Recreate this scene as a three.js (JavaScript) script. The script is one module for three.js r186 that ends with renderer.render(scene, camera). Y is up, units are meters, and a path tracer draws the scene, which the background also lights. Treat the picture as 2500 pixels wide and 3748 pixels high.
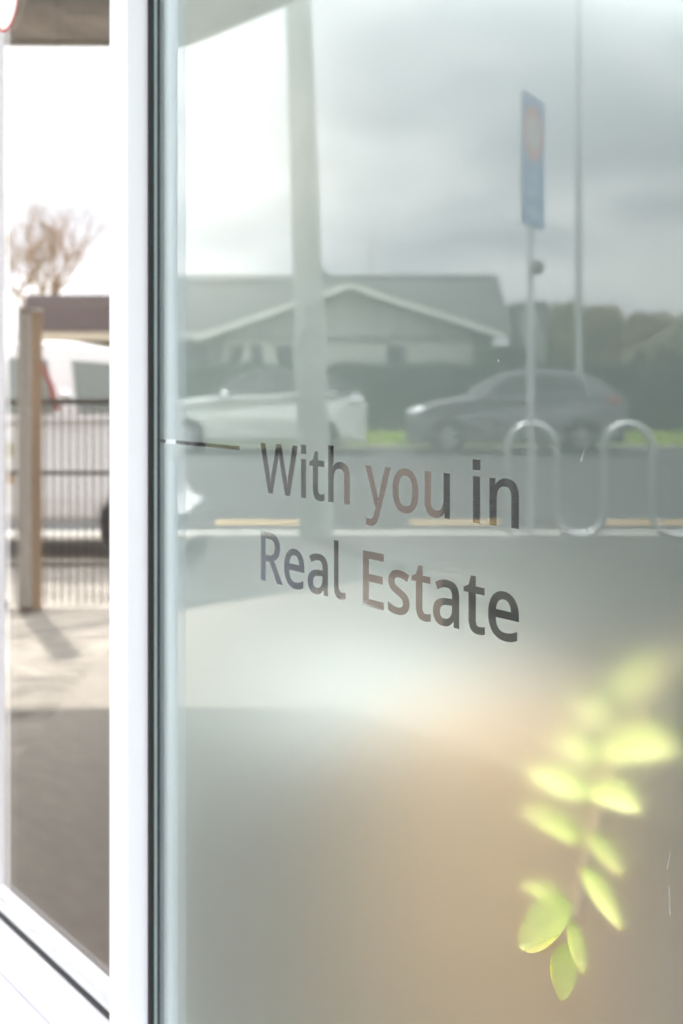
import * as THREE from 'three';
import { FontLoader } from 'three/addons/loaders/FontLoader.js';
import { RoundedBoxGeometry } from 'three/addons/geometries/RoundedBoxGeometry.js';
import { mergeGeometries } from 'three/addons/utils/BufferGeometryUtils.js';
import { ImprovedNoise } from 'three/addons/math/ImprovedNoise.js';

// ------------------------------------------------------------------ camera, sky, sun, exposure
const W = 683, HT = 1024;
const scene = new THREE.Scene();
const camera = new THREE.PerspectiveCamera(39.6, W / HT, 0.05, 1500);
camera.filmGauge = 36;
camera.setViewOffset(W, HT, 0, 141.8, W, HT);           // a shift lens: horizon above the middle, verticals upright
const C = 0.83839, S = 0.54507;                         // cosine and sine between the view axis and the shopfront
camera.position.set(0, 1.5, 0.8);
camera.lookAt(-C, 1.5, 0.8 - S);
camera.focus = 1.36;
camera.userData.fStop = 6.2;

const sunDir = new THREE.Vector3(-0.625, 0.766, 0.153).normalize();
const noise = new ImprovedNoise();
const fbm = (x, y, z, n = 5) => { let a = 0.5, v = 0; for (let i = 0; i < n; i++) { v += a * noise.noise(x, y, z); x *= 2.03; y *= 2.03; z *= 2.03; a *= 0.5; } return v; };
{
  const w = 1024, h = 512, d = new Float32Array(w * h * 4), v = new THREE.Vector3();
  for (let j = 0; j < h; j++) for (let i = 0; i < w; i++) {
    const el = ((j + 0.5) / h - 0.5) * Math.PI, az = ((i + 0.5) / w - 0.5) * 2 * Math.PI, o = (j * w + i) * 4;
    v.set(Math.cos(el) * Math.cos(az), Math.sin(el), Math.cos(el) * Math.sin(az));
    const y = Math.max(v.y, 0.0), k = 1 / (y + 0.22);                       // clouds as a layer overhead
    const px = v.x * k, pz = v.z * k;
    const n1 = fbm(px * 1.3 + 3.1, pz * 1.3 - 1.7, 0.3), n2 = fbm(px * 3.4 - 4.9, pz * 3.4 + 5, 2.7, 5);
    const cloud = THREE.MathUtils.smoothstep(n1 + 0.6 * n2, -0.36, 0.36);
    const ang = Math.acos(THREE.MathUtils.clamp(v.dot(sunDir), -1, 1));
    const glow = 0.9 * Math.exp(-Math.pow(ang / 0.55, 2)) + 0.3 * Math.exp(-Math.pow(ang / 1.1, 2));
    const bank = Math.acos(THREE.MathUtils.clamp(v.x * -0.64 + v.y * 0.13 + v.z * 0.757, -1, 1));   // a darker bank of cloud
    const b = (0.75 + 0.55 * cloud) * (0.95 + 2.5 * y * y * y + 0.4 * y * y) * (1 + 0.34 * glow) * (1 - 0.08 * Math.exp(-Math.pow(bank / 0.3, 2)));
    const t = cloud;
    d[o] = b * (0.955 + 0.045 * t); d[o + 1] = b * (0.975 + 0.02 * t); d[o + 2] = b * (1.035 - 0.045 * t); d[o + 3] = 1;
  }
  const sky = new THREE.DataTexture(d, w, h, THREE.RGBAFormat, THREE.FloatType);
  sky.mapping = THREE.EquirectangularReflectionMapping;
  sky.magFilter = sky.minFilter = THREE.LinearFilter;
  sky.needsUpdate = true;
  scene.background = sky; scene.environment = sky;
}
const sun = new THREE.DirectionalLight(new THREE.Color(1, 0.955, 0.88), 3.5);
sun.position.copy(sunDir).multiplyScalar(80); sun.castShadow = true; sun.shadow.radius = 2.2;
Object.assign(sun.shadow.camera, { left: -40, right: 40, top: 40, bottom: -40, near: 1, far: 220 });
sun.shadow.mapSize.set(4096, 4096);
scene.add(sun, sun.target);
const EXPOSURE = 3.7;

// ------------------------------------------------------------------ helpers
let seed = 7;
const rnd = () => { seed = (seed * 1664525 + 1013904223) >>> 0; return seed / 4294967296; };
const rr = (a, b) => a + (b - a) * rnd();
const taken = {};
const numbered = (n) => { taken[n] = (taken[n] ?? -1) + 1; return taken[n] ? n + '_' + String(taken[n]).padStart(3, '0') : n; };
function thing(name, label, category, group) {
  const o = new THREE.Group(); o.name = numbered(name); o.userData = { label, category };
  if (group) o.userData.group = group;
  scene.add(o); return o;
}
function part(name, geo, mat, parent, label) {
  const g = Array.isArray(geo) ? mergeGeometries(geo.map((x) => { const y = x.index ? x.toNonIndexed() : x; for (const k of Object.keys(y.attributes)) if (!['position', 'normal', 'uv'].includes(k)) y.deleteAttribute(k); return y; })) : geo;
  const m = new THREE.Mesh(g, mat); m.name = name; m.castShadow = m.receiveShadow = true;
  if (label) m.userData.label = label;
  parent.add(m); return m;
}
function struct(name, geo, mat, parent = scene) { const m = part(name, geo, mat, parent); if (parent === scene) { m.name = numbered(name); m.userData.kind = 'structure'; } return m; }
const box = (x0, x1, y0, y1, z0, z1, r = 0) => {
  const g = r ? new RoundedBoxGeometry(x1 - x0, y1 - y0, z1 - z0, 2, r) : new THREE.BoxGeometry(x1 - x0, y1 - y0, z1 - z0);
  return g.translate((x0 + x1) / 2, (y0 + y1) / 2, (z0 + z1) / 2);
};
const cyl = (r0, r1, h, n = 20) => new THREE.CylinderGeometry(r1, r0, h, n).translate(0, h / 2, 0);
const tube = (pts, r, n = 40, k = 8, closed = false) => new THREE.TubeGeometry(new THREE.CatmullRomCurve3(pts.map((p) => new THREE.Vector3(...p)), closed), n, r, k, closed);
const extrude = (pts, depth, bevel = 0, holes = []) => {
  const s = new THREE.Shape(pts.map((p) => new THREE.Vector2(...p)));
  for (const h of holes) s.holes.push(new THREE.Path(h.map((p) => new THREE.Vector2(...p))));
  return new THREE.ExtrudeGeometry(s, { depth, bevelEnabled: bevel > 0, bevelSize: bevel, bevelThickness: bevel, bevelSegments: 3, steps: 1, curveSegments: 10 });
};
function noiseTexture(fn, size = 256, srgb = false) {
  const d = new Uint8Array(size * size * 4);
  for (let j = 0; j < size; j++) for (let i = 0; i < size; i++) {
    const c = fn(i / size, j / size), o = (j * size + i) * 4;
    for (let k = 0; k < 3; k++) d[o + k] = Math.max(0, Math.min(255, 255 * (Array.isArray(c) ? c[k] : c)));
    d[o + 3] = 255;
  }
  const t = new THREE.DataTexture(d, size, size); t.wrapS = t.wrapT = THREE.RepeatWrapping; t.magFilter = THREE.LinearFilter;
  if (srgb) t.colorSpace = THREE.SRGBColorSpace;
  t.needsUpdate = true; return t;
}
// tileable value from noise on a torus
const tor = (u, v, f, s = 0) => { const a = u * 2 * Math.PI, b = v * 2 * Math.PI, r = f / (2 * Math.PI); return noise.noise(Math.cos(a) * r + s, Math.sin(a) * r + Math.cos(b) * r, Math.sin(b) * r + 3.3 * s); };
const std = (r, g, b, roughness = 0.8, extra = {}) => new THREE.MeshStandardMaterial({ color: new THREE.Color().setRGB(r, g, b), roughness, ...extra });
const phys = (r, g, b, roughness, extra = {}) => new THREE.MeshPhysicalMaterial({ color: new THREE.Color().setRGB(r, g, b), roughness, ...extra });
const mottled = noiseTexture((u, v) => 0.82 + 0.2 * tor(u, v, 5, 1) + 0.14 * tor(u, v, 16, 4) + 0.08 * tor(u, v, 60, 9), 512);
const coarse = noiseTexture((u, v) => 0.72 + 0.3 * tor(u, v, 4, 2) + 0.26 * tor(u, v, 11, 5) + 0.2 * tor(u, v, 34, 1) + 0.1 * tor(u, v, 90, 7), 512);
const fine = noiseTexture((u, v) => 0.5 + 0.5 * tor(u, v, 90, 3), 256);
const grain = noiseTexture((u, v) => 0.8 + 0.16 * tor(u * 0.999, v, 3, 6) * 1 + 0.16 * noise.noise(u * 90, v * 3, 1.5), 256);
const rep = (t, x, y = x) => { const c = t.clone(); c.repeat.set(x, y); c.needsUpdate = true; return c; };

// the street lies at an angle to the shopfront: local x along the street, local z away across it
const eu = new THREE.Vector3(S, 0, C), ew = new THREE.Vector3(-C, 0, S), TURN = Math.atan2(-C, S);
const street = (o, u, h, w, turn = 0) => { o.position.set(0, h, -0.8).addScaledVector(eu, u).addScaledVector(ew, w); o.rotation.y = TURN + turn; return o; };

// ------------------------------------------------------------------ materials
const M = {
  frame: phys(0.75, 0.755, 0.81, 0.32, { clearcoat: 0.25, clearcoatRoughness: 0.25, bumpMap: fine, bumpScale: 0.00002 }),
  gasket: std(0.012, 0.012, 0.013, 0.7),
  concrete: std(0.44, 0.4, 0.345, 0.9, { map: rep(coarse, 0.33), bumpMap: fine, bumpScale: 0.001 }),
  kerb: std(0.55, 0.53, 0.49, 0.9, { map: mottled }),
  asphalt: std(0.048, 0.052, 0.053, 0.9, { map: rep(coarse, 40), bumpMap: rep(fine, 200), bumpScale: 0.004 }),
  yellow: std(0.62, 0.4, 0.14, 0.7, { map: mottled }),
  grass: std(0.34, 0.46, 0.05, 0.95, { map: rep(coarse, 12) }),
  soil: std(0.12, 0.15, 0.06, 1, { map: rep(coarse, 120) }),
  soffit: std(0.42, 0.4, 0.37, 0.9, { map: rep(coarse, 0.35) }),
  fascia: std(0.55, 0.56, 0.53, 0.6, { map: rep(mottled, 0.5) }),
  render: std(0.72, 0.72, 0.7, 0.85, { map: rep(mottled, 0.6) }),
  steel: phys(0.66, 0.68, 0.68, 0.32, { metalness: 0.8 }),
  galv: phys(0.5, 0.52, 0.53, 0.5, { metalness: 0.5 }),
  pole: std(0.52, 0.55, 0.51, 0.85, { map: rep(mottled, 1, 6) }),
  band: std(0.8, 0.8, 0.78, 0.6, { map: mottled }),
  black: std(0.015, 0.015, 0.017, 0.6),
  tyre: std(0.02, 0.02, 0.021, 0.85),
  rim: phys(0.55, 0.56, 0.58, 0.3, { metalness: 0.9 }),
  carGlass: phys(0.02, 0.025, 0.025, 0.05, { clearcoat: 1 }),
  chrome: phys(0.9, 0.9, 0.9, 0.2, { metalness: 1 }),
  red: phys(0.45, 0.015, 0.012, 0.2, { clearcoat: 1 }),
  lampGlass: phys(0.85, 0.86, 0.88, 0.2, { metalness: 0.9 }),
  postGrey: std(0.66, 0.62, 0.58, 0.8, { map: grain }),
  postTan: std(0.36, 0.25, 0.16, 0.8, { map: grain }),
  fence: std(0.15, 0.14, 0.125, 0.6),
  timber: std(0.47, 0.27, 0.12, 0.5, { map: grain }),
  white: phys(0.85, 0.85, 0.83, 0.3),
};
// clear glass of the shopfront, coated so that it mirrors the bright street
const clearGlass = phys(0.8, 0.79, 0.78, 0.0, { transmission: 1, thickness: 0, ior: 2.7 });
const shopGlass = phys(0.94, 0.985, 0.975, 0.0, { transmission: 1, thickness: 0, ior: 1.44 });
const filmMat = phys(0.93, 0.985, 0.982, 0.31, { transmission: 0.978, thickness: 0.001, ior: 1.37 });

// ------------------------------------------------------------------ the ground and the street
{
  const g = struct('ground', new THREE.PlaneGeometry(1600, 1600).rotateX(-Math.PI / 2), M.soil); g.position.y = -0.25;
  const pave = new THREE.Group(); pave.name = 'pavement'; pave.userData.kind = 'structure'; scene.add(pave); street(pave, 0, 0, 0);
  struct('bedding', box(-45, 45, -0.2, -0.012, -9, 12.94), std(0.12, 0.11, 0.1, 1), pave);
  const slabs = [0, 1, 2].map((k) => { const gg = box(-1.494, 1.494, -0.1, 0, -1.494, 1.494); const uv = gg.attributes.uv; for (let i = 0; i < uv.count; i++) uv.setXY(i, uv.getX(i) * 3 + k * 1.37, uv.getY(i) * 3 + k * 0.7); return gg; });
  const cm = [0, 1, 2].map((k) => { const m = M.concrete.clone(); m.color.multiplyScalar(0.96 + 0.04 * k); return m; });
  for (let i = -5; i <= 5; i++) for (let j = 0; j < 7; j++) {
    const s = part('slab', slabs[(i + j + 9) % 3], cm[(i * 2 + j * 5 + 20) % 3], pave); s.position.set(i * 3 + 1.1, 0, -6.56 + j * 3 );
  }
  const path = struct('footpath', extrude([[-1.32, -8.5], [-1.32, -12.93], [30, -12.93], [30, -12.85], [2.6, -12.8]], 0.016).rotateX(-Math.PI / 2).translate(0, -0.006, 0), std(0.085, 0.088, 0.085, 0.9, { map: rep(coarse, 8) })); street(path, 0, 0, 0);  // asphalt footpath, its dark tone also standing in for a shadow there
  const shadeTone = noiseTexture((u, v) => {                   // concrete darkened along the street, shade painted into its colour
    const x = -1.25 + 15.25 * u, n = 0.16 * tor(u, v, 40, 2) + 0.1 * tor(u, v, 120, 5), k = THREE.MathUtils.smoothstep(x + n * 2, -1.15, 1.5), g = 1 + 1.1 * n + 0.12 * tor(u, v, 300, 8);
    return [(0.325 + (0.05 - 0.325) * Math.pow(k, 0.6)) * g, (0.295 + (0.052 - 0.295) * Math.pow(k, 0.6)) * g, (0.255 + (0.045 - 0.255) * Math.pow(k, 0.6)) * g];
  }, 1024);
  shadeTone.wrapS = shadeTone.wrapT = THREE.ClampToEdgeWrapping;
  const darkPaving = struct('darkened_paving', box(-1.25, 14, -0.01, 0.006, -9, 12.93), std(1, 1, 1, 0.9, { map: shadeTone, bumpMap: fine, bumpScale: 0.001 })); street(darkPaving, 0, 0, 0);  // sheet laid over the slabs, its dark end painted in place of shade
  const kerb = new THREE.Group(); kerb.name = 'kerb'; kerb.userData.kind = 'structure'; scene.add(kerb); street(kerb, 0, 0, 13.1);
  const kg = box(-0.995, 0.995, -0.2, 0.004, -0.15, 0.15, 0.02);
  for (let i = -10; i <= 10; i++) { const k = part('kerbstone', kg, M.kerb, kerb); k.position.x = i * 2; }
  const road = struct('road', box(-70, 70, -0.24, -0.1, 13.25, 29.2), M.asphalt); street(road, 0, 0, 0);
  const line = new THREE.Group(); line.name = 'road_marking'; line.userData.kind = 'structure'; scene.add(line); street(line, 0, -0.096, 14.9);
  const dash = box(-0.47, 0.47, -0.002, 0.002, -0.15, 0.15);
  for (let i = 0; i <= 8; i++) { const d = part('yellow_dash', dash, M.yellow, line); d.position.x = -0.86 + i * 2.05; }
  const kerb2 = struct('kerb', box(-60, 60, -0.2, -0.05, 29.2, 29.4), M.kerb); street(kerb2, 0, 0, 0);
  const verge = struct('grass_verge', box(-60, 60, -0.2, -0.045, 29.4, 60), M.grass); street(verge, 0, 0, 0);
  // tufts so that the verge is not a flat sheet
  const blade = new THREE.BufferGeometry(); blade.setAttribute('position', new THREE.Float32BufferAttribute([-0.05, 0, 0, 0.05, 0, 0, 0.01, 0.12, 0.02], 3)); blade.computeVertexNormals();
  const tufts = new THREE.InstancedMesh(blade, std(0.36, 0.48, 0.06, 0.9, { side: THREE.DoubleSide }), 9000); tufts.name = 'grass'; tufts.userData = { kind: 'stuff', label: 'short bright green grass on the verge across the street', category: 'grass' };
  const m = new THREE.Matrix4(), q = new THREE.Quaternion(), e = new THREE.Euler(), c = new THREE.Color();
  for (let i = 0; i < 9000; i++) { e.set(rr(-0.3, 0.3), rr(0, 6.28), rr(-0.3, 0.3)); const s = rr(0.6, 1.5); m.compose(new THREE.Vector3(rr(-10, 12), -0.05, rr(29.4, 34)), q.setFromEuler(e), new THREE.Vector3(s, s, s)); tufts.setMatrixAt(i, m); tufts.setColorAt(i, c.setRGB(rr(0.75, 1.2), rr(0.8, 1.15), rr(0.6, 1))); }
  scene.add(tufts); street(tufts, 0, 0, 0);
}

// ------------------------------------------------------------------ the shop: walls, floor, ceiling, canopy
const FLOOR = 0.012;
{
  const t = 0.2;
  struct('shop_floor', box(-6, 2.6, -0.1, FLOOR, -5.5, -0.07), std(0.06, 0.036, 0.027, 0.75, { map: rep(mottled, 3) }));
  // ceiling with an invented opening, added to bring daylight into the shop
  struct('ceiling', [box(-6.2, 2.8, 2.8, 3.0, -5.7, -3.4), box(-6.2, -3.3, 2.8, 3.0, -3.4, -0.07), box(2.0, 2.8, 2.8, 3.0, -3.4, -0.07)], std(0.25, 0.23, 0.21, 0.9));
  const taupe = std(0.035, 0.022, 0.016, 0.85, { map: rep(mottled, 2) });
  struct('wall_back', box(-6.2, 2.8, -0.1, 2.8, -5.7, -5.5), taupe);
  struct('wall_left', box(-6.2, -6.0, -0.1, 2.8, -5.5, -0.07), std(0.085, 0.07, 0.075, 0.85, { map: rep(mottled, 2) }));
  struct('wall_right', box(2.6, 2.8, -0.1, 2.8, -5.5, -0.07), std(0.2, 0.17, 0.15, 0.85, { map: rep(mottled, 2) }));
  struct('facade_wall', [box(-14, -2.4, -0.1, 5.2, -0.07, 0.02), box(-2.4, 2.9, 2.62, 5.2, -0.07, 0.02)], M.render);
  struct('sill_wall', box(-2.4, 2.9, -0.1, 0.53, -0.07, 0.02), M.render);
  const can = thing('canopy', 'grey flat canopy over the pavement in front of the shop', 'canopy');
  const pts = [[3.4, 0.03], [3.4, 3.31], [-8.16, 3.31], [-10.29, 0.03]];
  part('soffit', extrude(pts.map(([x, z]) => [x, -z]), 0.06).rotateX(-Math.PI / 2).translate(0, 3.6, 0), M.soffit, can);
  const fa = pts.map((p) => new THREE.Vector3(p[0], 0, p[1]));
  for (let k = 0; k < 3; k++) {
    const a = fa[k], b = fa[k + 1], len = a.distanceTo(b), g = box(-len / 2 - 0.02, len / 2 + 0.02, 0, 0.42, -0.03, 0.03);
    const m = part('fascia', g, M.fascia, can); m.position.copy(a).add(b).multiplyScalar(0.5); m.position.y = 3.57; m.rotation.y = Math.atan2(-(b.z - a.z), b.x - a.x);
  }
  part('roof_sheet', extrude(pts.map(([x, z]) => [x, -z]), 0.04).rotateX(-Math.PI / 2).translate(0, 3.9, 0), M.fascia, can);
}

// ------------------------------------------------------------------ shopfront windows
const GB = 0.634;                                       // foot of the glass
const XM = -1.6795;                                     // side face of the mullion, at the frosted pane
{
  const sw = thing('shop_window', 'tall shop window of frosted glass with the words With you in Real Estate', 'window');
  const P = 0.037, B = -0.034;
  const member = (name, x0, x1, y0, y1, parent) => part(name, box(x0, x1, y0, y1, B, P, 0.0025), M.frame, parent);
  member('mullion', XM - 0.055, XM, 0.53, 2.6, sw);
  member('mullion', -0.35, -0.295, 0.53, 2.6, sw);
  member('head_rail', XM + 0.001, -0.351, 2.54, 2.599, sw);
  member('bottom_rail', XM + 0.001, -0.351, 0.531, GB - 0.02, sw);
  part('gasket', [box(XM, XM + 0.006, GB - 0.02, 2.54, 0.0005, 0.0075, 0.001), box(XM, XM + 0.006, GB - 0.02, 2.54, -0.016, -0.009, 0.001)], M.gasket, sw);
  part('edge_tape', box(XM + 0.0006, XM + 0.0075, GB - 0.019, 2.539, -0.0068, -0.0062), M.gasket, sw);
  part('gasket', box(XM + 0.0096, -0.351, GB - 0.02, GB - 0.013, 0.0005, 0.0075, 0.001), M.gasket, sw);
  part('glass_pane', box(XM + 0.0005, -0.351, GB - 0.02, 2.54, -0.006, 0), shopGlass, sw);
  const lw = thing('side_window', 'narrow clear window left of the white mullion mirroring the street', 'window');
  const XA = XM - 0.055, XB = -2.336;
  member('mullion', XB - 0.055, XB, 0.53, 2.6, lw);
  member('head_rail', XB + 0.001, XA - 0.001, 2.54, 2.599, lw);
  part('bottom_rail', [box(XB + 0.001, XA - 0.001, 0.561, GB - 0.006, B, P, 0.003)], M.frame, lw);
  part('sill', [box(XB - 0.055, XA + 0.05, 0.532, 0.5585, B, 0.062, 0.004)], M.frame, lw);
  part('glazing_bead', box(XB + 0.001, XA - 0.001, GB - 0.0055, GB + 0.004, 0.001, 0.016, 0.003), std(0.5, 0.52, 0.55, 0.35), lw);
  part('gasket', box(XB + 0.001, XA - 0.001, GB - 0.006, GB - 0.001, 0.017, 0.022, 0.001), M.gasket, lw);
  part('glass_pane', box(XB + 0.0005, XA - 0.0005, GB - 0.005, 2.54, -0.006, 0), clearGlass, lw);
  const rw = thing('shop_window', 'unseen clear window added right of the frosted pane for daylight', 'window');  // out of view, added to let daylight into the shop
  member('head_rail', -0.294, 2.545, 2.54, 2.599, rw); member('bottom_rail', -0.294, 2.545, 0.531, GB - 0.02, rw); member('mullion', 2.546, 2.6, 0.53, 2.6, rw);
  part('glass_pane', box(-0.294, 2.545, GB - 0.02, 2.54, -0.006, 0), shopGlass, rw);

  // the frosted film with the lettering cut out of it
  const font = await new FontLoader().loadAsync('fonts/droid/droid_sans_regular.typeface.json');
  const CAP = 0.0565, EM = CAP * 0.972, BOLD = 0.0105 * CAP / 0.714;
  const glyphs = [];                                     // each {holes, islands}
  const clean = (pts) => pts.filter((p, i) => p.distanceTo(pts[(i + 1) % pts.length]) > 1e-6);
  const offset = (pts, d, sx) => pts.map((p, i) => {            // grow an outline by d; the sideways share is larger, as the strokes are
    const a = pts[(i + pts.length - 1) % pts.length], b = pts[(i + 1) % pts.length];
    const n1 = new THREE.Vector2(p.y - a.y, a.x - p.x).normalize(), n2 = new THREE.Vector2(b.y - p.y, p.x - b.x).normalize();
    const k = d / Math.max(0.35, 1 + n1.dot(n2));
    return new THREE.Vector2(p.x + (n1.x + n2.x) * k * sx, p.y + (n1.y + n2.y) * k);
  });
  function word(text, x0, x1, y) {
    const shapes = font.generateShapes(text, EM).map((s) => s.extractPoints(7));
    const rings = [];
    for (const s of shapes) {
      const o = clean(s.shape); if (THREE.ShapeUtils.isClockWise(o)) o.reverse();
      rings.push([true, offset(o, BOLD, 1.25)]);
      for (const h of s.holes) { const c = clean(h); if (THREE.ShapeUtils.isClockWise(c)) c.reverse(); rings.push([false, offset(c, -BOLD, 1.25)]); }
    }
    if (text.includes('i')) for (const g of rings) { const ys = g[1].map((p) => p.y), lo = Math.min(...ys); if (lo > CAP * 0.8 && g[1].length < 90) { const w = g[1].map((p) => p.x), a = Math.min(...w), b = Math.max(...w), hi = Math.max(...ys); g[1] = [[a + 0.0002, lo + 0.0003], [b - 0.0002, lo + 0.0003], [b - 0.0002, hi], [a + 0.0002, hi]].map((p) => new THREE.Vector2(...p)); } }
    const xs = rings.flatMap((r) => r[1].map((p) => p.x)), a = Math.min(...xs), b = Math.max(...xs), k = (x1 - x0) / (b - a);
    // one cell per letter: outlines that overlap sideways belong together (the i and its dot)
    const cells = [];
    for (const [out, r] of rings) {
      const q = r.map((p) => new THREE.Vector2(x0 + (p.x - a) * k, y + p.y)), lo = Math.min(...q.map((p) => p.x)), hi = Math.max(...q.map((p) => p.x));
      let c = cells.find((g) => lo < g.hi - 0.0004 && hi > g.lo + 0.0004);
      if (!c) cells.push(c = { lo, hi, holes: [], islands: [] });
      c.lo = Math.min(c.lo, lo); c.hi = Math.max(c.hi, hi); (out ? c.holes : c.islands).push(q);
    }
    glyphs.push(...cells.map((c) => ({ ...c, row: y })));
  }
  const Y1 = 1.3619, Y2 = 1.2616;
  word('With', -1.4121, -1.2259, Y1); word('you', -1.1978, -1.0562, Y1); word('in', -1.0223, -0.9572, Y1);
  word('Rea', -1.4105, -1.2679, Y2); word('Estate', -1.2018, -0.9572, Y2);
  {  // the l has a curved foot
    const s = 0.0088, h = 0.0602, x = -1.2562, f = 0.0224;
    const r = [[0, h], [0, 0.0105], [0.0012, 0.0048], [0.005, 0.0008], [0.0105, -0.0008], [0.016, -0.0006], [f, 0.0008], [f, 0.0077], [0.017, 0.0068], [0.0125, 0.0072], [0.0098, 0.0092], [s, 0.013], [s, h]];
    glyphs.push({ lo: x, hi: x + f, holes: [r.map(([a, b]) => new THREE.Vector2(x + a, Y2 + b))], islands: [], row: Y2 });
  }
  glyphs.push({ lo: XM + 0.0062, hi: -1.46, holes: [[[XM + 0.0062, 1.4064], [-1.46, 1.4064], [-1.46, 1.4112], [XM + 0.0062, 1.4112]].map((p) => new THREE.Vector2(...p))], islands: [], row: Y1 });
  const FX0 = XM + 0.006, FX1 = -0.735, sheets = [], rect = (x0, x1, y0, y1, g) => {
    const sh = new THREE.Shape([[x0, y0], [x1, y0], [x1, y1], [x0, y1]].map((p) => new THREE.Vector2(...p)));
    for (const h of g?.holes ?? []) sh.holes.push(new THREE.Path(h));
    sheets.push(new THREE.ShapeGeometry([sh, ...(g?.islands ?? []).map((q) => new THREE.Shape(q))], 1));
  };
  const ROWS = [GB - 0.012, Y2 - 0.012, Y2 + 0.072, Y1 - 0.021, Y1 + 0.072, 2.53];
  rect(FX0, FX1, ROWS[0], ROWS[1]); rect(FX0, FX1, ROWS[2], ROWS[3]); rect(FX0, FX1, ROWS[4], ROWS[5]);
  for (const [row, y0, y1] of [[Y2, ROWS[1], ROWS[2]], [Y1, ROWS[3], ROWS[4]]]) {
    const gs = glyphs.filter((g) => g.row === row).sort((p, q) => p.lo - q.lo); let x = FX0;
    gs.forEach((g, i) => { const e = i + 1 < gs.length ? (g.hi + gs[i + 1].lo) / 2 : FX1; rect(x, e, y0, y1, g); x = e; });
  }
  const film = sheets.flatMap((g) => { const back = g.clone().translate(0, 0, -0.0074), n = back.attributes.normal; for (let i = 0; i < n.count; i++) n.setZ(i, -1); const ix = back.index.array; for (let i = 0; i < ix.length; i += 3) [ix[i], ix[i + 1]] = [ix[i + 1], ix[i]]; return [back, g.translate(0, 0, -0.0072)]; });
  part('frosted_film', film, filmMat, sw, 'frosted film with lettering cut clear: With you in Real Estate');
  // scratches and specks on the outer face
  const bits = [], seg = (a, b, r) => { const A = new THREE.Vector3(...a), Bv = new THREE.Vector3(...b), g = cyl(r, r * 0.4, A.distanceTo(Bv), 5); g.applyQuaternion(new THREE.Quaternion().setFromUnitVectors(new THREE.Vector3(0, 1, 0), Bv.clone().sub(A).normalize())).translate(...a); return g; };
  bits.push(seg([-0.7745, 1.1195, 0.0003], [-0.771, 1.133, 0.0003], 0.00018), seg([-0.7715, 1.085, 0.0003], [-0.7725, 1.107, 0.0003], 0.00018), seg([-0.8703, 1.4255, 0.0003], [-0.8655, 1.4365, 0.0003], 0.0002));
  bits.push(seg([-0.8585, 1.477, 0.0002], [-0.869, 1.497, 0.0002], 0.00004), seg([-0.869, 1.497, 0.0002], [-0.874, 1.51, 0.0002], 0.00004), seg([-0.9763, 1.5075, 0.0004], [-0.9765, 1.5095, 0.0004], 0.0004));
  for (let i = 0; i < 46; i++) bits.push(new THREE.SphereGeometry(rr(0.00018, 0.00042), 6, 4).translate(rr(-1.35, -0.76), rr(0.95, 1.8), 0.0002));
  const sc = part('scratch', bits, std(0.75, 0.74, 0.7, 0.8), sw); sc.userData.kind = 'stuff';

  // round sticker on the narrow window
  const st = thing('round_sticker', 'round white sticker with a red border at the top of the narrow window', 'sticker');
  part('disc', new THREE.CylinderGeometry(0.056, 0.056, 0.0006, 48).rotateX(Math.PI / 2), std(0.82, 0.82, 0.82, 0.5), st);
  part('border', new THREE.TorusGeometry(0.058, 0.0022, 6, 64).scale(1, 1, 0.2), std(0.62, 0.06, 0.03, 0.5), st);
  st.position.set(-2.226, 2.108, 0.001);
}

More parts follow.
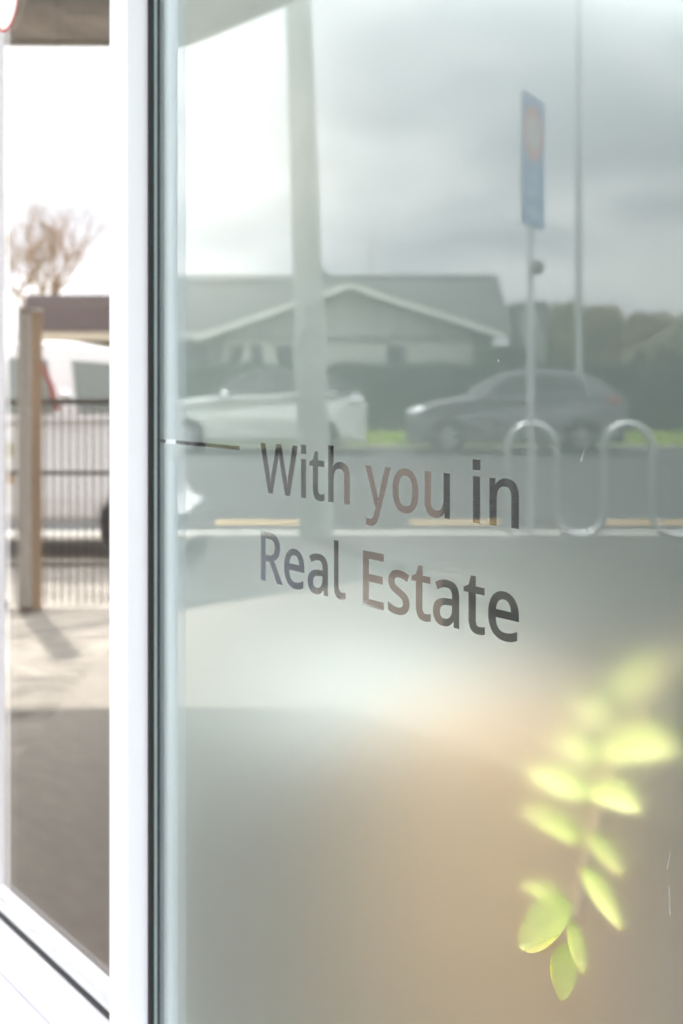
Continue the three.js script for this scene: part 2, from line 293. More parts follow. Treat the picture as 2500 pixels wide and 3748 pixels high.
// ------------------------------------------------------------------ inside the shop
{
  const tb = thing('round_table', 'round white table on a light timber pedestal behind the frosted glass', 'table');
  part('tabletop', cyl(0.31, 0.31, 0.03, 48).translate(0, 0.72, 0), M.white, tb);
  part('pedestal', new THREE.LatheGeometry([[0.001, 0], [0.24, 0], [0.24, 0.03], [0.17, 0.06], [0.14, 0.4], [0.17, 0.7], [0.2, 0.72]].map((p) => new THREE.Vector2(...p)), 32), M.timber, tb);
  tb.position.set(-2.66, FLOOR, -1.07);
  const chair = (name, label, cat, x, z, turn, shell, legs) => {
    const c = thing(name, label, cat);
    const prof = []; const n = 14;
    const g = new THREE.PlaneGeometry(1, 1, 16, 20), p = g.attributes.position;       // a moulded shell: seat curving up into the back
    for (let i = 0; i < p.count; i++) {
      const a = p.getX(i) * 2, s = p.getY(i) + 0.5;                                  // a across, s from front edge to back top
      const curve = s < 0.5 ? [0.22 - 0.44 * (s / 0.5), 0.45 - 0.03 * Math.sin(Math.PI * s / 0.5)] : [-0.22 - 0.1 * ((s - 0.5) / 0.5), 0.45 + 0.38 * ((s - 0.5) / 0.5)];
      const half = 0.22 * Math.sqrt(Math.max(0.05, 1 - Math.pow(Math.max(0, (s - 0.78) / 0.22), 2))) * (s < 0.1 ? 0.85 + 1.5 * s : 1);
      p.setXYZ(i, a * half, curve[1] + (s < 0.55 ? 0.05 : -0.0) * a * a, curve[0] + (s > 0.5 ? 0.1 * a * a : 0));
    }
    g.computeVertexNormals();
    const back = g.clone(); const bp = back.attributes.position, bn = g.attributes.normal;
    for (let i = 0; i < bp.count; i++) bp.setXYZ(i, bp.getX(i) - bn.getX(i) * 0.008, bp.getY(i) - bn.getY(i) * 0.008, bp.getZ(i) - bn.getZ(i) * 0.008);
    part('seat_shell', [g, back], shell, c);
    for (const [sx, sz] of [[1, 1], [-1, 1], [1, -1], [-1, -1]]) part('leg', tube([[sx * 0.12, 0.43, sz * 0.12], [sx * 0.16, 0.22, sz * 0.17], [sx * 0.2, 0, sz * 0.21]], 0.014, 8, 8), legs, c);
    c.position.set(x, FLOOR, z); c.rotation.y = turn; return c;
  };
  chair('shell_chair', 'white moulded chair beyond the white table', 'chair', -3.325, -1.422, 1.1, M.white, M.timber).scale.set(0.84, 0.955, 0.9);
  chair('shell_chair', 'navy blue moulded chair by the far wall', 'chair', -4.77, -1.96, 1.2, std(0.03, 0.05, 0.12, 0.5), M.black);
  const bc = thing('bookcase', 'dark brown bookcase against the far wall', 'bookcase');
  const dk = std(0.022, 0.013, 0.01, 0.6, { map: grain });
  part('side_panel', box(-0.9, -0.87, 0, 2.3, 0, 0.35), dk, bc); part('side_panel', box(0.87, 0.9, 0, 2.3, 0, 0.35), dk, bc); part('back_panel', box(-0.87, 0.87, 0, 2.3, 0, 0.02), dk, bc);
  for (let k = 0; k < 7; k++) part('shelf', box(-0.869, 0.869, 0.04 + k * 0.37, 0.07 + k * 0.37, 0.021, 0.35), dk, bc);
  bc.position.set(-5.99, FLOOR, -3.75); bc.rotation.y = Math.PI / 2;
  const cab = thing('storage_cabinet', 'slim brown cabinet with two doors standing beyond the white chair', 'cabinet');
  const tm = std(0.12, 0.07, 0.05, 0.6, { map: grain });
  part('carcass', box(-0.17, 0.17, 0.05, 1.22, 0, 0.4), tm, cab); part('door', box(-0.165, -0.002, 0.07, 1.2, 0.402, 0.42), tm, cab); part('door', box(0.002, 0.165, 0.07, 1.2, 0.402, 0.42), tm, cab); part('plinth', box(-0.15, 0.15, 0, 0.049, 0.02, 0.38), M.black, cab);
  cab.position.set(-4.3, FLOOR, -2.2); cab.rotation.y = 1.0;
  const pln = thing('display_plinth', 'warm timber display plinth standing in front of the white table', 'plinth');
  part('box', box(-0.16, 0.16, 0.02, 0.84, -0.16, 0.16, 0.004), std(0.75, 0.4, 0.17, 0.5, { map: grain }), pln); part('base', box(-0.14, 0.14, 0, 0.0195, -0.14, 0.14), M.black, pln);
  pln.position.set(-2.05, FLOOR, -0.86); pln.rotation.y = 0.5;
  const rug = thing('rug', 'brown round rug under the white table', 'rug');
  part('pile', cyl(1.15, 1.15, 0.012, 48), std(0.09, 0.055, 0.04, 1, { map: rep(mottled, 3), bumpMap: fine, bumpScale: 0.004 }), rug); rug.position.set(-2.35, FLOOR + 0.001, -1.25);
  // the warm linear lamp
  const lp = thing('linear_lamp', 'slim warm linear lamp hung inside behind the narrow window', 'lamp');
  part('housing', box(-0.16, 0.16, 0.01, 0.04, -0.02, 0.02, 0.004), std(0.4, 0.38, 0.35, 0.5), lp);
  part('lamp_diffuser', box(-0.155, 0.155, -0.012, 0.009, -0.018, 0.018), std(0.9, 0.7, 0.45, 0.6, { emissive: new THREE.Color().setRGB(1, 0.5, 0.17), emissiveIntensity: 3.5 }), lp);
  for (const s of [-0.12, 0.12]) part('cord', cyl(0.002, 0.002, 0.4, 6).translate(s, 0.04, 0), M.black, lp);
  lp.position.set(-4.8, 2.368, -0.99); lp.rotation.y = 1.0;
  const pl = new THREE.PointLight(new THREE.Color(1, 0.6, 0.3), 0.35); pl.position.set(-4.8, 2.33, -0.99); pl.castShadow = true; scene.add(pl);

  // the plant against the film
  const plant = thing('potted_plant', 'yellow green leafy sprig leaning against the inside of the frosted glass', 'plant');
  const leafMat = phys(0.95, 0.82, 0.24, 0.42, { transmission: 0.35, thickness: 0, side: THREE.DoubleSide, map: noiseTexture((u, v) => { const rib = Math.abs(u - 0.5) < 0.025 ? 0.12 : Math.abs(((v * 7 - Math.abs(u - 0.5) * 3) % 1 + 1) % 1 - 0.5) < 0.05 ? 0.05 : 0, m = 0.1 * tor(u, v, 6, 3) - rib; return [0.88 + 0.3 * (v - 0.5) + m, 0.9 + 0.12 * (v - 0.5) + m, 0.7 + 0.7 * (v - 0.5)]; }, 128) });
  const stemMat = std(0.42, 0.22, 0.13, 0.6);
  part('stem', tube([[-0.9, 1.039, -0.022], [-0.905, 1.064, -0.034], [-0.912, 1.101, -0.055], [-0.917, 1.128, -0.072], [-0.927, 1.151, -0.095], [-0.951, 1.173, -0.14], [-0.967, 1.202, -0.18], [-0.97, 1.235, -0.24], [-0.88, 1.29, -0.34], [-0.72, 1.28, -0.41], [-0.63, 1.12, -0.43]], 0.0045, 90, 8), stemMat, plant);
  const leaf = (b, t, w, cup, towards = [0.2, 1.1, 0.8]) => {
    w *= 1.12; const B = new THREE.Vector3(b[0], b[1], Math.min(-0.014, b[2] * 0.85)), T = new THREE.Vector3(t[0], t[1], Math.min(-0.014, t[2] * 0.85)), L = B.distanceTo(T), ax = T.clone().sub(B).normalize();
    const nz = new THREE.Vector3(...towards); nz.addScaledVector(ax, -nz.dot(ax)).normalize(); const sd = new THREE.Vector3().crossVectors(ax, nz);
    const g = new THREE.PlaneGeometry(1, 1, 8, 14), p = g.attributes.position;
    for (let i = 0; i < p.count; i++) {
      const a = p.getX(i) * 2, s = p.getY(i) + 0.5, half = 0.5 * w * Math.pow(Math.sin(Math.PI * Math.pow(Math.min(1, s * 0.97 + 0.015), 0.85)), 0.72);
      const v = B.clone().addScaledVector(ax, s * L).addScaledVector(sd, a * half).addScaledVector(nz, cup * w * a * a + 0.06 * L * Math.sin(Math.PI * s) - (Math.abs(a) < 0.1 ? 0.0006 : 0));
      p.setXYZ(i, v.x, v.y, v.z);
    }
    g.computeVertexNormals(); part('leaf', g, leafMat, plant);
  };
  leaf([-0.9, 1.044, -0.024], [-0.966, 0.994, -0.02], 0.041, 0.08, [-0.2, 0.42, 1]);
  leaf([-0.901, 1.017, -0.02], [-0.907, 0.967, -0.017], 0.0243, 0.14, [0.3, 0.5, 1]);
  leaf([-0.902, 1.035, -0.02], [-0.885, 0.995, -0.02], 0.012, 0.2, [0.7, 0.6, 0.7]);
  leaf([-0.919, 1.04, -0.03], [-1.001, 1.029, -0.06], 0.0142, 0.12);
  leaf([-0.903, 1.076, -0.04], [-0.848, 1.042, -0.03], 0.0142, 0.15);
  leaf([-0.91, 1.1, -0.055], [-0.864, 1.078, -0.05], 0.0128, 0.15);
  leaf([-0.916, 1.09, -0.05], [-1.022, 1.09, -0.085], 0.0202, 0.15);
  leaf([-0.927, 1.122, -0.075], [-1.02, 1.125, -0.09], 0.0242, 0.15);
  leaf([-0.923, 1.134, -0.08], [-0.839, 1.137, -0.045], 0.0245, 0.12, [0.3, 1, 0.9]);
  leaf([-0.942, 1.147, -0.1], [-1.034, 1.146, -0.15], 0.0194, 0.15);
  leaf([-0.942, 1.16, -0.12], [-0.833, 1.181, -0.09], 0.041, 0.1, [0.2, 1, 0.9]);
  leaf([-0.965, 1.171, -0.15], [-1.075, 1.162, -0.22], 0.022, 0.15);
  leaf([-0.974, 1.193, -0.17], [-0.936, 1.231, -0.2], 0.034, 0.15, [0.2, 1, 0.9]);
  for (let k = 0; k < 9; k++) { const a = k * 2.4, b = [-0.72 + 0.05 * Math.cos(a), 1.2 + 0.02 * k, -0.42 + 0.05 * Math.sin(a)]; leaf(b, [b[0] + 0.09 * Math.cos(a), b[1] + 0.05, b[2] + 0.09 * Math.sin(a)], 0.034, 0.15, [0, 1, 0.3]); }
  part('pot', new THREE.LatheGeometry([[0.001, 0.985], [0.07, 0.985], [0.095, 1.135], [0.088, 1.135], [0.08, 1.11], [0.001, 1.11]].map((p) => new THREE.Vector2(...p)), 32).translate(-0.62, 0, -0.43), std(0.6, 0.58, 0.55, 0.6), plant);
  const ps = thing('plant_stand', 'narrow timber stand carrying the potted plant behind the glass', 'stand');
  part('top', box(-0.75, -0.49, 0.96, 0.984, -0.56, -0.3, 0.004), M.timber, ps);
  for (const x of [-0.735, -0.525]) for (const z of [-0.545, -0.335]) part('leg', box(x, x + 0.022, FLOOR, 0.9595, z, z + 0.022), M.timber, ps);
}

// ------------------------------------------------------------------ poles, sign, bicycle rack, fence
{
  const pp = thing('power_pole', 'tall leaning grey green power pole with a pale wrapped band', 'pole');
  part('shaft', cyl(0.155, 0.08, 9.5, 28).translate(0, -0.2, 0), M.pole, pp);
  part('wrap', cyl(0.116, 0.113, 0.92, 28).translate(0, 3.66, 0), M.band, pp);
  street(pp, -0.23, 0, 12.72); pp.rotation.order = 'YXZ'; pp.rotation.z = 0.0335;
  const sl = thing('street_light', 'thin grey street light column behind the grey hatchback', 'street light');
  part('column', cyl(0.085, 0.05, 11.5, 16), M.galv, sl); part('arm', tube([[0, 11.4, 0], [0.1, 11.8, -0.5], [0.1, 11.95, -1.8]], 0.035, 16, 8), M.galv, sl); part('lamp_head', box(0, 0.22, 11.86, 11.96, -2.4, -1.75, 0.03), M.galv, sl);
  street(sl, 4.95, -0.05, 29.7);
  const ps = thing('parking_sign', 'tall blue sign with a red ring on a slim grey post at the kerb', 'sign');
  part('post', cyl(0.032, 0.032, 3.9, 16), std(0.62, 0.63, 0.64, 0.5), ps);
  const cv = document.createElement('canvas'); cv.width = 256; cv.height = 560; const x = cv.getContext('2d');
  x.fillStyle = '#4a76ac'; x.fillRect(0, 0, 256, 560);
  x.lineWidth = 44; x.strokeStyle = '#b3301f'; x.fillStyle = '#b9bab6'; x.beginPath(); x.ellipse(128, 160, 88, 100, 0, 0, 7); x.fill(); x.stroke();
  x.fillStyle = '#8b8f92'; x.fillRect(104, 125, 48, 62);
  x.fillStyle = '#9fb4cc'; for (const [y, w] of [[338, 96], [402, 124], [484, 96]]) x.fillRect(128 - w / 2, y, w, 30);
  const tex = new THREE.CanvasTexture(cv); tex.colorSpace = THREE.SRGBColorSpace;
  const face = std(1, 1, 1, 0.45, { map: tex });
  const panel = part('panel', box(-0.34, 0.34, 2.78, 3.95, -0.012, 0), std(0.45, 0.46, 0.47, 0.5), ps);
  const fp = part('sign_face', new THREE.PlaneGeometry(0.67, 1.16).translate(0, 3.365, 0.002), face, ps);
  for (const o of [panel, fp]) { o.rotation.y = Math.PI - 1.141; o.position.set(0.02, 0, -0.045); }
  part('clamp', new THREE.SphereGeometry(0.065, 12, 8).scale(1, 1.1, 1).translate(0.06, 2.42, 0), M.fence, ps);
  street(ps, 1.69, 0, 12.75);
  const br = thing('bicycle_rack', 'wave shaped grey steel bicycle rack on the pavement edge', 'bicycle rack');
  const pts = []; const arc = (cx, cy, r, a0, a1) => { for (let k = 0; k <= 10; k++) { const a = a0 + (a1 - a0) * k / 10; pts.push([cx + r * Math.cos(a), cy + r * Math.sin(a), 0]); } };
  pts.push([0, 0, 0], [0, 0.4, 0]); arc(0.215, 0.8, 0.215, Math.PI, 0); pts.push([0.43, 0.5, 0]); arc(0.645, 0.23, 0.215, Math.PI, 2 * Math.PI); pts.push([0.86, 0.5, 0]); arc(1.075, 0.8, 0.215, Math.PI, 0); pts.push([1.29, 0.5, 0]); arc(1.505, 0.23, 0.215, Math.PI, 2 * Math.PI); pts.push([1.72, 0.5, 0]); arc(1.935, 0.8, 0.215, Math.PI, 0); pts.push([2.15, 0.4, 0], [2.15, 0, 0]);
  part('rail', tube(pts, 0.031, 220, 10), M.steel, br);
  for (const u of [0, 2.15]) part('foot_plate', cyl(0.08, 0.08, 0.01, 20).translate(u, 0, 0), M.steel, br);
  street(br, 1.49, 0.002, 12.75);

  const fn = thing('bar_fence', 'dark steel fence of close upright bars beside a timber post', 'fence');
  for (const [y, t] of [[1.3, 0.018], [0.85, 0.013], [0.27, 0.013]]) part('rail', box(-1.7, 0.6, y - t, y + t, -0.01, 0.01), M.fence, fn);
  const bg = box(-0.006, 0.006, 0.02, 1.279, -0.0205, -0.0105);
  for (let k = 0; k < 45; k++) { const b = part('bar', bg, M.fence, fn); b.position.x = -1.67 + k * 0.05; }
  part('latch', box(-0.55, -0.2, 0.06, 0.1, -0.09, -0.05, 0.01), M.chrome, fn); part('drop_box', box(-0.5, -0.2, 0.0, 0.055, -0.1, -0.03), M.black, fn);
  street(fn, -1.9, 0, 9);
  const post = thing('timber_post', 'square weathered timber gate post standing in front of the fence', 'post');
  const pm = part('shaft', box(-0.052, 0.052, 0, 1.87, -0.052, 0.052, 0.005), M.postTan, post); part('cap', box(-0.056, 0.056, 1.871, 1.885, -0.056, 0.056), M.postGrey, post);
  part('cladding', box(-0.05, 0.05, 0.02, 1.86, -0.064, -0.053), M.postGrey, post);
  street(post, -1.955, 0, 8.93, 0.5);
}

// ------------------------------------------------------------------ vehicles
function vehicle(name, label, cat, v) {
  const o = thing(name, label, cat), W2 = v.width / 2;
  const wheels = v.wheels, R = v.r, arch = [];
  const low = v.sill, outline = [];
  // lower body, clockwise from the front foot, with wheel arches cut out
  outline.push([v.body[0][0], low]); for (const p of v.body) outline.push(p); outline.push([v.body[v.body.length - 1][0], low]);
  const pts = [...outline];
  for (const wx of [...wheels].reverse()) for (let k = 0; k <= 12; k++) { const a = -0.12 + (Math.PI + 0.24) * k / 12; const y = R + (R + 0.06) * Math.sin(a); pts.push([wx + (R + 0.06) * Math.cos(a), Math.max(low, y)]); }
  const bodyG = extrude(pts, v.width - 0.12, 0.06).translate(0, 0, -W2 + 0.06);
  const bp = bodyG.attributes.position; for (let i = 0; i < bp.count; i++) { const y = bp.getY(i), k = 1 - 0.07 * Math.pow(Math.abs(y - 0.62) / 0.5, 2), xx = (bp.getX(i) - v.length / 2) / (v.length / 2); bp.setZ(i, bp.getZ(i) * k * (1 - 0.13 * Math.pow(Math.abs(xx), 4))); }
  bodyG.computeVertexNormals();
  part('body', bodyG, v.paint, o);
  const taper = (g, lo, hi) => { const p = g.attributes.position; for (let i = 0; i < p.count; i++) { const k = THREE.MathUtils.clamp((p.getY(i) - lo) / (hi - lo), 0, 1.1); p.setZ(i, p.getZ(i) * (1 - 0.2 * k)); } g.computeVertexNormals(); return g; };
  const lo = Math.min(...v.cabin.map((p) => p[1])), hi = Math.max(...v.cabin.map((p) => p[1]));
  part('cabin', taper(extrude(v.cabin, v.width - 0.2, 0.03).translate(0, 0, -W2 + 0.1), lo, hi), v.roofPaint ?? v.paint, o);
  for (const side of [1, -1]) for (const win of v.windows) { const g = extrude(win, 0.012); g.translate(0, 0, side > 0 ? W2 - 0.064 : -W2 + 0.052); part('side_window', taper(g, lo, hi), v.glass ?? M.carGlass, o); }
  for (const [nm, a, b] of [['windscreen', v.screen[0], v.screen[1]], ['rear_window', v.rear[0], v.rear[1]]]) {
    const len = Math.hypot(b[0] - a[0], b[1] - a[1]), g = new THREE.BoxGeometry(len * 0.86, 0.02, v.width - 0.46); const m = part(nm, g, M.carGlass, o);
    const side = nm === 'windscreen' ? -1 : 1, ang = Math.atan2(b[1] - a[1], b[0] - a[0]);
    m.position.set((a[0] + b[0]) / 2 - Math.abs(Math.sin(ang)) * 0.03 * -side, (a[1] + b[1]) / 2 + Math.abs(Math.cos(ang)) * 0.03, 0); m.rotation.z = ang;
  }
  for (const wx of wheels) for (const s of [1, -1]) {
    const w = part('wheel', new THREE.TorusGeometry(R - 0.07, 0.085, 12, 30).scale(1, 1, 1.15), M.tyre, o); w.position.set(wx, R + 0.012, s * (W2 - 0.14));
    const spokes = [cyl(0.05, 0.05, 0.03, 12).rotateX(Math.PI / 2)]; for (let k = 0; k < 5; k++) spokes.push(box(-0.035, 0.035, 0.02, R - 0.1, -0.015, 0.02).rotateZ(k * 1.2566));
    const rm = part('rim', [...spokes.map((g) => g), new THREE.TorusGeometry(R - 0.115, 0.025, 8, 30)], M.rim, w); rm.position.z = s * 0.05;
    const dk = part('hub', new THREE.CylinderGeometry(R - 0.12, R - 0.12, 0.05, 24).rotateX(Math.PI / 2), M.black, w); dk.position.z = 0;
  }
  for (const s of [1, -1]) {
    const hl = part('headlight', new THREE.SphereGeometry(0.13, 16, 10).scale(1.5, 0.6, 0.9), M.lampGlass, o); hl.position.set(v.lamp[0], v.lamp[1] + 0.03, s * (W2 - 0.17)); hl.rotation.z = 0.35;
    const tl = part('tail_light', new THREE.SphereGeometry(0.13, 16, 10).scale(1.55, 0.72, 0.85), v.tailMat ?? M.red, o); tl.position.set(v.tail[0], v.tail[1], s * (W2 - 0.19)); tl.rotation.z = -0.2;
    const mi = part('mirror', new THREE.SphereGeometry(0.1, 14, 10).scale(0.8, 0.75, 1.1), v.mirror ?? v.paint, o); mi.position.set(v.screen[0][0] + 0.42, v.screen[0][1] + 0.07, s * (W2 + 0.06));
  }
  part('bumper', extrude([[v.body[0][0] - 0.02, low - 0.02], [v.body[0][0] - 0.02, low + 0.16], [v.body[0][0] + 0.3, low + 0.2], [v.body[0][0] + 0.35, low - 0.02]], v.width - 0.4).translate(0, 0, -W2 + 0.2), M.black, o);
  part('underbody', box(0.35, v.length - 0.35, low - 0.06, low + 0.12, -W2 + 0.12, W2 - 0.12), M.black, o);
  return o;
}
const paint = (r, g, b) => phys(r, g, b, 0.35, { clearcoat: 1, clearcoatRoughness: 0.06 });
{
  const hatch = { length: 4.18, width: 1.76, r: 0.33, sill: 0.24, wheels: [0.78, 3.35], lamp: [0.22, 0.78], tail: [3.93, 1.02],
    body: [[0.04, 0.45], [0.06, 0.66], [0.2, 0.82], [0.65, 0.95], [1.15, 1.03], [2.4, 1.08], [3.6, 1.14], [4.05, 1.1], [4.17, 0.92], [4.16, 0.5]],
    cabin: [[1.0, 1.0], [1.35, 1.22], [1.78, 1.48], [2.15, 1.57], [2.7, 1.59], [3.25, 1.54], [3.7, 1.38], [4.0, 1.1]], screen: [[1.1, 1.06], [1.8, 1.5]], rear: [[3.55, 1.46], [3.98, 1.14]],
    windows: [[[1.45, 1.1], [1.9, 1.44], [2.3, 1.51], [2.36, 1.51], [2.36, 1.12]], [[2.44, 1.12], [2.44, 1.51], [2.95, 1.48], [3.35, 1.36], [3.42, 1.2]]] };
  const grey = vehicle('parked_car', 'dark grey hatchback parked across the street facing left', 'car', { ...hatch, paint: paint(0.14, 0.144, 0.152) });
  street(grey, 1.27, -0.1, 28.1);
  const white = vehicle('parked_car', 'white two door car parked across the street behind the power pole', 'car', { ...hatch, paint: paint(0.6, 0.63, 0.57), roofPaint: std(0.05, 0.055, 0.055, 0.5), mirror: M.chrome, lamp: [0.2, 0.75], tailMat: M.lampGlass });
  street(white, -3.75, -0.1, 28.1);
  const van = { length: 4.75, width: 1.74, r: 0.27, sill: 0.36, wheels: [0.85, 4.43], lamp: [0.16, 0.86], tail: [4.4, 1.12],
    body: [[0.04, 0.5], [0.05, 0.8], [0.25, 0.98], [0.75, 1.09], [2.4, 1.13], [4.35, 1.16], [4.59, 1.1], [4.61, 0.55]],
    cabin: [[0.72, 1.06], [1.15, 1.34], [1.6, 1.6], [2.0, 1.69], [2.6, 1.72], [3.9, 1.7], [4.4, 1.6], [4.52, 1.12]], screen: [[0.78, 1.12], [1.58, 1.6]], rear: [[4.42, 1.58], [4.53, 1.16]],
    windows: [[[1.2, 1.17], [1.7, 1.56], [2.2, 1.62], [2.2, 1.17]], [[2.3, 1.17], [2.3, 1.62], [3.3, 1.62], [3.3, 1.17]], [[3.4, 1.17], [3.4, 1.6], [3.72, 1.59], [3.8, 1.17]], [[3.98, 1.17], [3.92, 1.58], [4.25, 1.55], [4.4, 1.17]]] };
  const vn = vehicle('white_van', 'white van parked on the forecourt behind the bar fence', 'van', { ...van, paint: paint(0.88, 0.86, 0.86), glass: phys(0.36, 0.4, 0.38, 0.1, { metalness: 0.3 }), mirror: paint(0.5, 0.08, 0.06) });
  for (const s of [1, -1]) {  // pale swoosh stripes along the doors
    const st = (y, h, m) => { const p = []; for (let k = 0; k <= 12; k++) p.push([1.1 + k * 0.2, y + 0.1 * Math.sin(k / 4)]); for (let k = 12; k >= 0; k--) p.push([1.1 + k * 0.2, y - h + 0.1 * Math.sin(k / 4) * 0.6]); const q = part('stripe', extrude(p, 0.01).translate(0, 0, s > 0 ? 0.873 : -0.883), m, vn); };
    st(0.9, 0.09, std(0.5, 0.47, 0.3, 0.4)); st(0.68, 0.08, std(0.55, 0.33, 0.14, 0.4));
  }
  part('trim_strip', extrude([[3.8, 1.18], [3.76, 1.38], [3.68, 1.58], [3.72, 1.58], [3.81, 1.38], [3.86, 1.18]], 0.01).translate(0, 0, -0.86), std(0.35, 0.13, 0.11, 0.4), vn);
  part('glint_ball', new THREE.SphereGeometry(0.045, 16, 12).translate(3.9, 1.3, -0.86), M.chrome, vn);  // chrome ball added at window height to catch a sun glint
  street(vn, -6.08, 0, 12.07);
}

// ------------------------------------------------------------------ hedges, houses, trees
const leafCard = (() => { const g = new THREE.BufferGeometry(); g.setAttribute('position', new THREE.Float32BufferAttribute([-0.5, 0, 0, 0, -0.28, 0.08, 0.5, 0, 0, 0, 0.28, 0.08], 3)); g.setIndex([0, 1, 2, 0, 2, 3]); g.computeVertexNormals(); return g; })();
function foliage(parent, n, at, size, mat, tint = [0.6, 1.3]) {
  const im = new THREE.InstancedMesh(leafCard, mat, n); im.name = 'foliage'; im.userData.kind = 'stuff'; im.castShadow = im.receiveShadow = true;
  const m = new THREE.Matrix4(), q = new THREE.Quaternion(), e = new THREE.Euler(), c = new THREE.Color(), p = new THREE.Vector3();
  for (let i = 0; i < n; i++) { at(p, i); e.set(rr(0, 6.28), rr(0, 6.28), rr(0, 6.28)); const s = size * rr(0.6, 1.4); m.compose(p, q.setFromEuler(e), new THREE.Vector3(s, s, s)); im.setMatrixAt(i, m); const b = rr(...tint); im.setColorAt(i, c.setRGB(b * rr(0.9, 1.1), b, b * rr(0.8, 1.1))); }
  parent.add(im); return im;
}
function hedge(label, u0, u1, w, d, h, color, group) {
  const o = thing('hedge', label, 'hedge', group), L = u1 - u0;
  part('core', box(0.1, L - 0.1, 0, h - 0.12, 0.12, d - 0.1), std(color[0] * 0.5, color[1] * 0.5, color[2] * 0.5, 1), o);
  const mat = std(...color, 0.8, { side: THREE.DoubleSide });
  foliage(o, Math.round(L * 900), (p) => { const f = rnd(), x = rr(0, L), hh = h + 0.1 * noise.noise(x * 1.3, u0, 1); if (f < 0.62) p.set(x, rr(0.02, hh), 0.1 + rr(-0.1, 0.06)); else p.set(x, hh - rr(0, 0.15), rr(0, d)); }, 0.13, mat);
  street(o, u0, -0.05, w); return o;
}
hedge('dark green clipped hedge in front of the bungalow', -12, 3.9, 34.4, 1.4, 1.72, [0.06, 0.1, 0.07]);
hedge('dull brown green hedge right of the bungalow', 4.3, 16, 35.2, 1.6, 1.75, [0.06, 0.06, 0.045]);

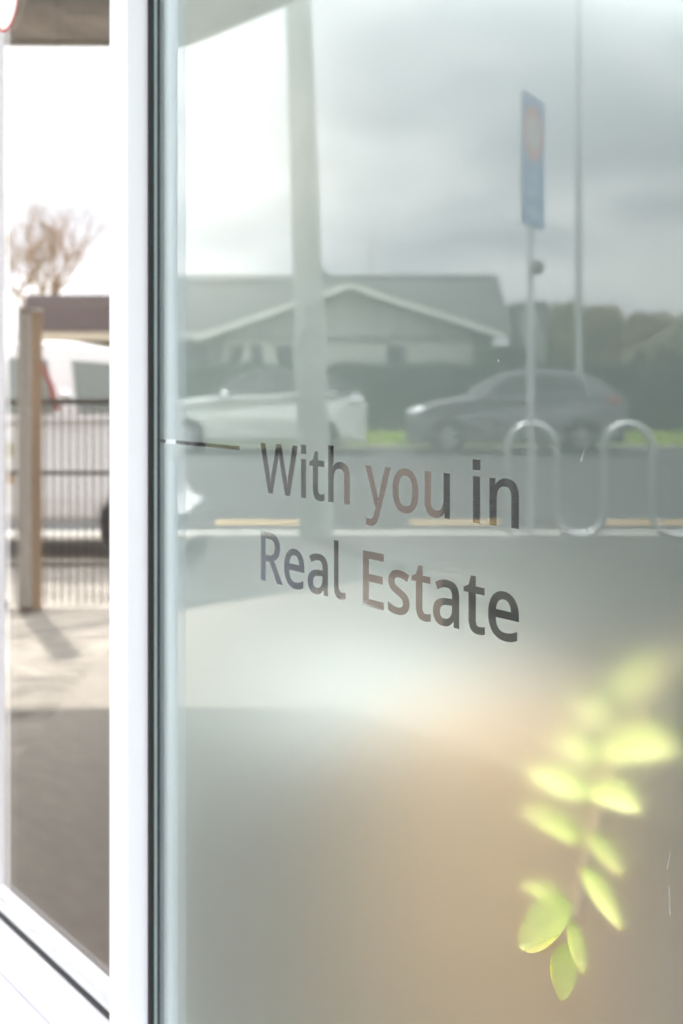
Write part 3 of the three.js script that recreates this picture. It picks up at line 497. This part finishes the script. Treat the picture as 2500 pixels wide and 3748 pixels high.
{
  const hs = thing('bungalow', 'single storey bungalow with a grey roof and a wide white gable', 'house');
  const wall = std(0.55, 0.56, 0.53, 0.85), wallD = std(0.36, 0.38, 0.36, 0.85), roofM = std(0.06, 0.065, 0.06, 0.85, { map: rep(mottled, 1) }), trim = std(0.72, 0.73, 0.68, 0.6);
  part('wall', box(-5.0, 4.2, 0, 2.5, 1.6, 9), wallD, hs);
  part('gable_wall', extrude([[-3.1, 0], [3.5, 0], [3.5, 2.55], [0.2, 3.62], [-3.1, 2.55]], 1.5).translate(0, 0, 0.1), wall, hs);
  // the main roof: ridge along the street
  const slope = (x0, x1, z0, y0, z1, y1, t = 0.08) => { const g = extrude([[z0, y0], [z1, y1], [z1, y1 - t], [z0, y0 - t]], x1 - x0); return g.rotateY(-Math.PI / 2).translate(x1, 0, 0); };
  const r = part('roof', [slope(-5.3, 4.75, 1.1, 2.5, 5.3, 4.4), slope(-5.3, 4.75, 5.3, 4.4, 9.6, 2.5)], roofM, hs);
  part('pale_ridge_strip', box(-5.3, -1.3, 4.12, 4.44, 4.9, 5.2, 0.04), std(0.4, 0.4, 0.38, 0.8), r); part('pale_ridge_strip', box(-1.29, 4.75, 4.38, 4.46, 5.2, 5.4, 0.03), std(0.3, 0.3, 0.28, 0.8), r);  // left strip: the lit upper roof painted as a paler colour
  const bk = part('roof', extrude([[-2.6, 2.6], [-1.0, 4.72], [-0.6, 4.72], [1.2, 2.6]], 4).translate(0, 0, 5.35), roofM, hs);
  const gs = (a, b) => { const len = Math.hypot(b[0] - a[0], b[1] - a[1]), g = box(-len / 2, len / 2, -0.05, 0.05, -0.5, 4.2).rotateZ(Math.atan2(b[1] - a[1], b[0] - a[0])); return g.translate((a[0] + b[0]) / 2, (a[1] + b[1]) / 2, 0); };
  part('gable_roof', [gs([-3.75, 2.5], [0.22, 3.86]), gs([0.2, 3.86], [4.3, 2.52])], roofM, hs);
  const bb = (a, b) => { const len = Math.hypot(b[0] - a[0], b[1] - a[1]), g = box(-len / 2, len / 2, -0.13, 0.05, -0.56, -0.51).rotateZ(Math.atan2(b[1] - a[1], b[0] - a[0])); return g.translate((a[0] + b[0]) / 2, (a[1] + b[1]) / 2, 0); };
  part('barge_board', bb([-3.8, 2.45], [0.2, 3.83]), trim, hs); part('barge_board', bb([0.2, 3.83], [4.35, 2.47]), trim, hs);
  part('beam', box(-3.4, 3.8, 2.36, 2.46, 0.0, 0.09), std(0.2, 0.22, 0.2, 0.8), hs);
  part('gutter', box(-5.3, -3.3, 2.4, 2.58, 0.95, 1.08, 0.02), trim, hs);
  for (const xx of [-2.2, -1.3, 0.9, 1.5, 2.4]) part('batten', box(xx, xx + 0.07, 2.47, 3.62 - Math.abs(xx - 0.2) * 0.34, 0.05, 0.098), wallD, hs);
  const pane = phys(0.03, 0.04, 0.04, 0.1);
  for (const [a, b, z] of [[-4.9, -3.7, 1.55], [-3.05, -2.65, 0.05], [-2.45, -2.1, 0.05], [-1.75, -1.3, 0.05], [1.2, 1.75, 0.05]]) { const f = part('window', box(a - 0.08, b + 0.08, 1.42, 2.32, z, z + 0.045), trim, hs); part('pane', box(a, b, 1.5, 2.24, z - 0.012, z - 0.001), pane, f); }
  part('antenna', [cyl(0.035, 0.02, 1.45, 8).translate(0.88, 4.2, 5.2), box(0.86, 0.9, 5.3, 5.34, 4.8, 5.6), box(0.5, 1.25, 5.5, 5.53, 5.18, 5.2)], M.galv, hs);
  street(hs, 0, -0.05, 38);

  const ob = thing('outbuilding', 'small pale rendered outbuilding beside the bungalow', 'building');
  part('wall', box(0, 0.62, 0, 3.35, 0, 3), std(0.42, 0.42, 0.42, 0.85, { map: mottled }), ob); part('roof', box(-0.08, 0.72, 3.351, 3.5, -0.1, 3.1), std(0.2, 0.2, 0.2, 0.8), ob); part('corner_board', box(0.621, 0.72, 0, 3.349, -0.03, 0.1), std(0.14, 0.15, 0.15, 0.8), ob);
  street(ob, 5.1, -0.05, 40.2);

  const bh = thing('brown_house', 'low house with a brown ribbed metal roof and cream gutter', 'house');
  const br = std(0.045, 0.02, 0.013, 0.6, { map: mottled });
  part('wall', box(0.2, 3.0, 0, 2.3, 0.6, 5), std(0.32, 0.26, 0.09, 0.85), bh);
  part('fascia', box(-0.1, 3.3, 2.3, 2.52, 0.28, 0.4), std(0.6, 0.5, 0.38, 0.7), bh);
  const rf = part('roof', extrude([[0.3, 2.52], [1.2, 3.52], [5, 3.55], [5, 2.52]], 3.4).rotateY(-Math.PI / 2).translate(3.3, 0, 0), br, bh);
  for (let k = 0; k < 17; k++) { const rb = part('rib', new THREE.BoxGeometry(0.05, 1.34, 0.05), br, rf); rb.position.set(-0.02 + k * 0.2, 3.03, 0.73); rb.rotation.x = 0.733; }
  part('window', box(1.3, 2.3, 1.0, 2.0, 0.56, 0.61), pane, bh);
  street(bh, -8.15, -0.05, 36);
}
function bareTree(label, u, w, h, seedIn) {
  const o = thing('bare_tree', label, 'tree', undefined); seed = seedIn;
  const bark = std(0.3, 0.2, 0.14, 0.9), twigs = [], limbs = [];
  const grow = (p, d, len, r, depth) => {
    const q = p.clone().addScaledVector(d, len), g = cyl(r, r * 0.72, len, depth > 3 ? 7 : 4); g.applyQuaternion(new THREE.Quaternion().setFromUnitVectors(new THREE.Vector3(0, 1, 0), d)).translate(p.x, p.y, p.z);
    (depth > 3 ? limbs : twigs).push(g); if (!depth) return;
    const n = depth > 4 ? 3 : rnd() < 0.55 ? 3 : 2;
    for (let k = 0; k < n; k++) { const e = d.clone().add(new THREE.Vector3(rr(-1, 1), rr(-0.25, 0.75), rr(-1, 1)).multiplyScalar(0.9)).normalize(); grow(q, e, len * rr(0.66, 0.9), r * 0.62, depth - 1); }
  };
  grow(new THREE.Vector3(), new THREE.Vector3(0, 1, 0), h * 0.33, h * 0.022, 6);
  part('trunk', limbs, bark, o); part('crown', twigs, bark, o);
  street(o, u, -0.05, w); return o;
}
bareTree('bare brown winter tree behind the brown roof', -8.1, 42, 5.6, 11);
bareTree('smaller bare tree at the left of the brown roof', -10.2, 44, 5.3, 31);
function bushTree(label, u, w, h, rx, color, n = 9000) {
  const o = thing('bushy_tree', label, 'tree');
  part('trunk', cyl(0.16, 0.09, h * 0.6, 10), std(0.12, 0.09, 0.06, 0.9), o);
  const lobes = []; for (let k = 0; k < 11; k++) lobes.push([rr(-rx, rx) * 0.62, h * rr(0.42, 0.8), rr(-rx, rx) * 0.6, rx * rr(0.34, 0.5)]);
  const crown = foliage(o, n, (p) => { const l = lobes[Math.floor(rnd() * lobes.length)], a = rr(0, 6.28), z = rr(-1, 1), s = Math.sqrt(1 - z * z), r = l[3] * Math.pow(rnd(), 0.3); p.set(l[0] + r * s * Math.cos(a), Math.max(0.3, l[1] + r * z), l[2] + r * s * Math.sin(a)); }, 0.2, std(...color, 0.8, { side: THREE.DoubleSide }), [0.5, 1.4]); crown.name = 'crown';
  street(o, u, -0.05, w); return o;
}
bushTree('round olive green tree right of the outbuilding', 7.0, 44, 3.95, 1.9, [0.22, 0.21, 0.06]);
bushTree('tall olive tree with a yellowish top beside the street light', 8.9, 43, 3.75, 1.7, [0.25, 0.2, 0.06]);
bushTree('dark olive tree at the far right over the hedge', 11.0, 42, 3.1, 2.0, [0.14, 0.14, 0.06]);
bushTree('dark tree behind the bungalow hedge end', 4.4, 36.6, 2.5, 0.8, [0.06, 0.075, 0.04], 3000);
{
  const fx = thing('flax_plant', 'clump of long arching pale leaves over the hedge', 'plant');
  const mt = std(0.3, 0.3, 0.2, 0.7, { side: THREE.DoubleSide });
  for (const [dx, dz, hh, w] of [[-1.1, 0, 1.0, 0.1], [-0.6, 0.3, 1.5, 0.1], [0.9, 0, 1.15, 0.12], [1.5, 0.2, 1.0, 0.12], [0.2, -0.3, 1.6, 0.09], [-1.6, 0.1, 0.7, 0.09], [2.0, -0.2, 0.7, 0.1]])
    part('leaf', tube([[0, 1.4, 0], [dx * 0.25, 1.6 + hh * 0.6, dz], [dx * 0.6, 1.6 + hh, dz], [dx, 1.6 + hh * 0.8, dz], [dx * 1.25, 1.5 + hh * 0.4, dz]], w * 0.6, 20, 6), mt, fx);
  part('stem', cyl(0.12, 0.1, 1.45, 10), mt, fx);
  street(fx, 9.6, -0.05, 38.2);
}

// ------------------------------------------------------------------ draw
const renderer = new THREE.WebGLRenderer({ antialias: true });
renderer.setSize(W, HT);
renderer.shadowMap.enabled = true;
renderer.toneMapping = THREE.LinearToneMapping;
renderer.toneMappingExposure = EXPOSURE;
renderer.render(scene, camera);
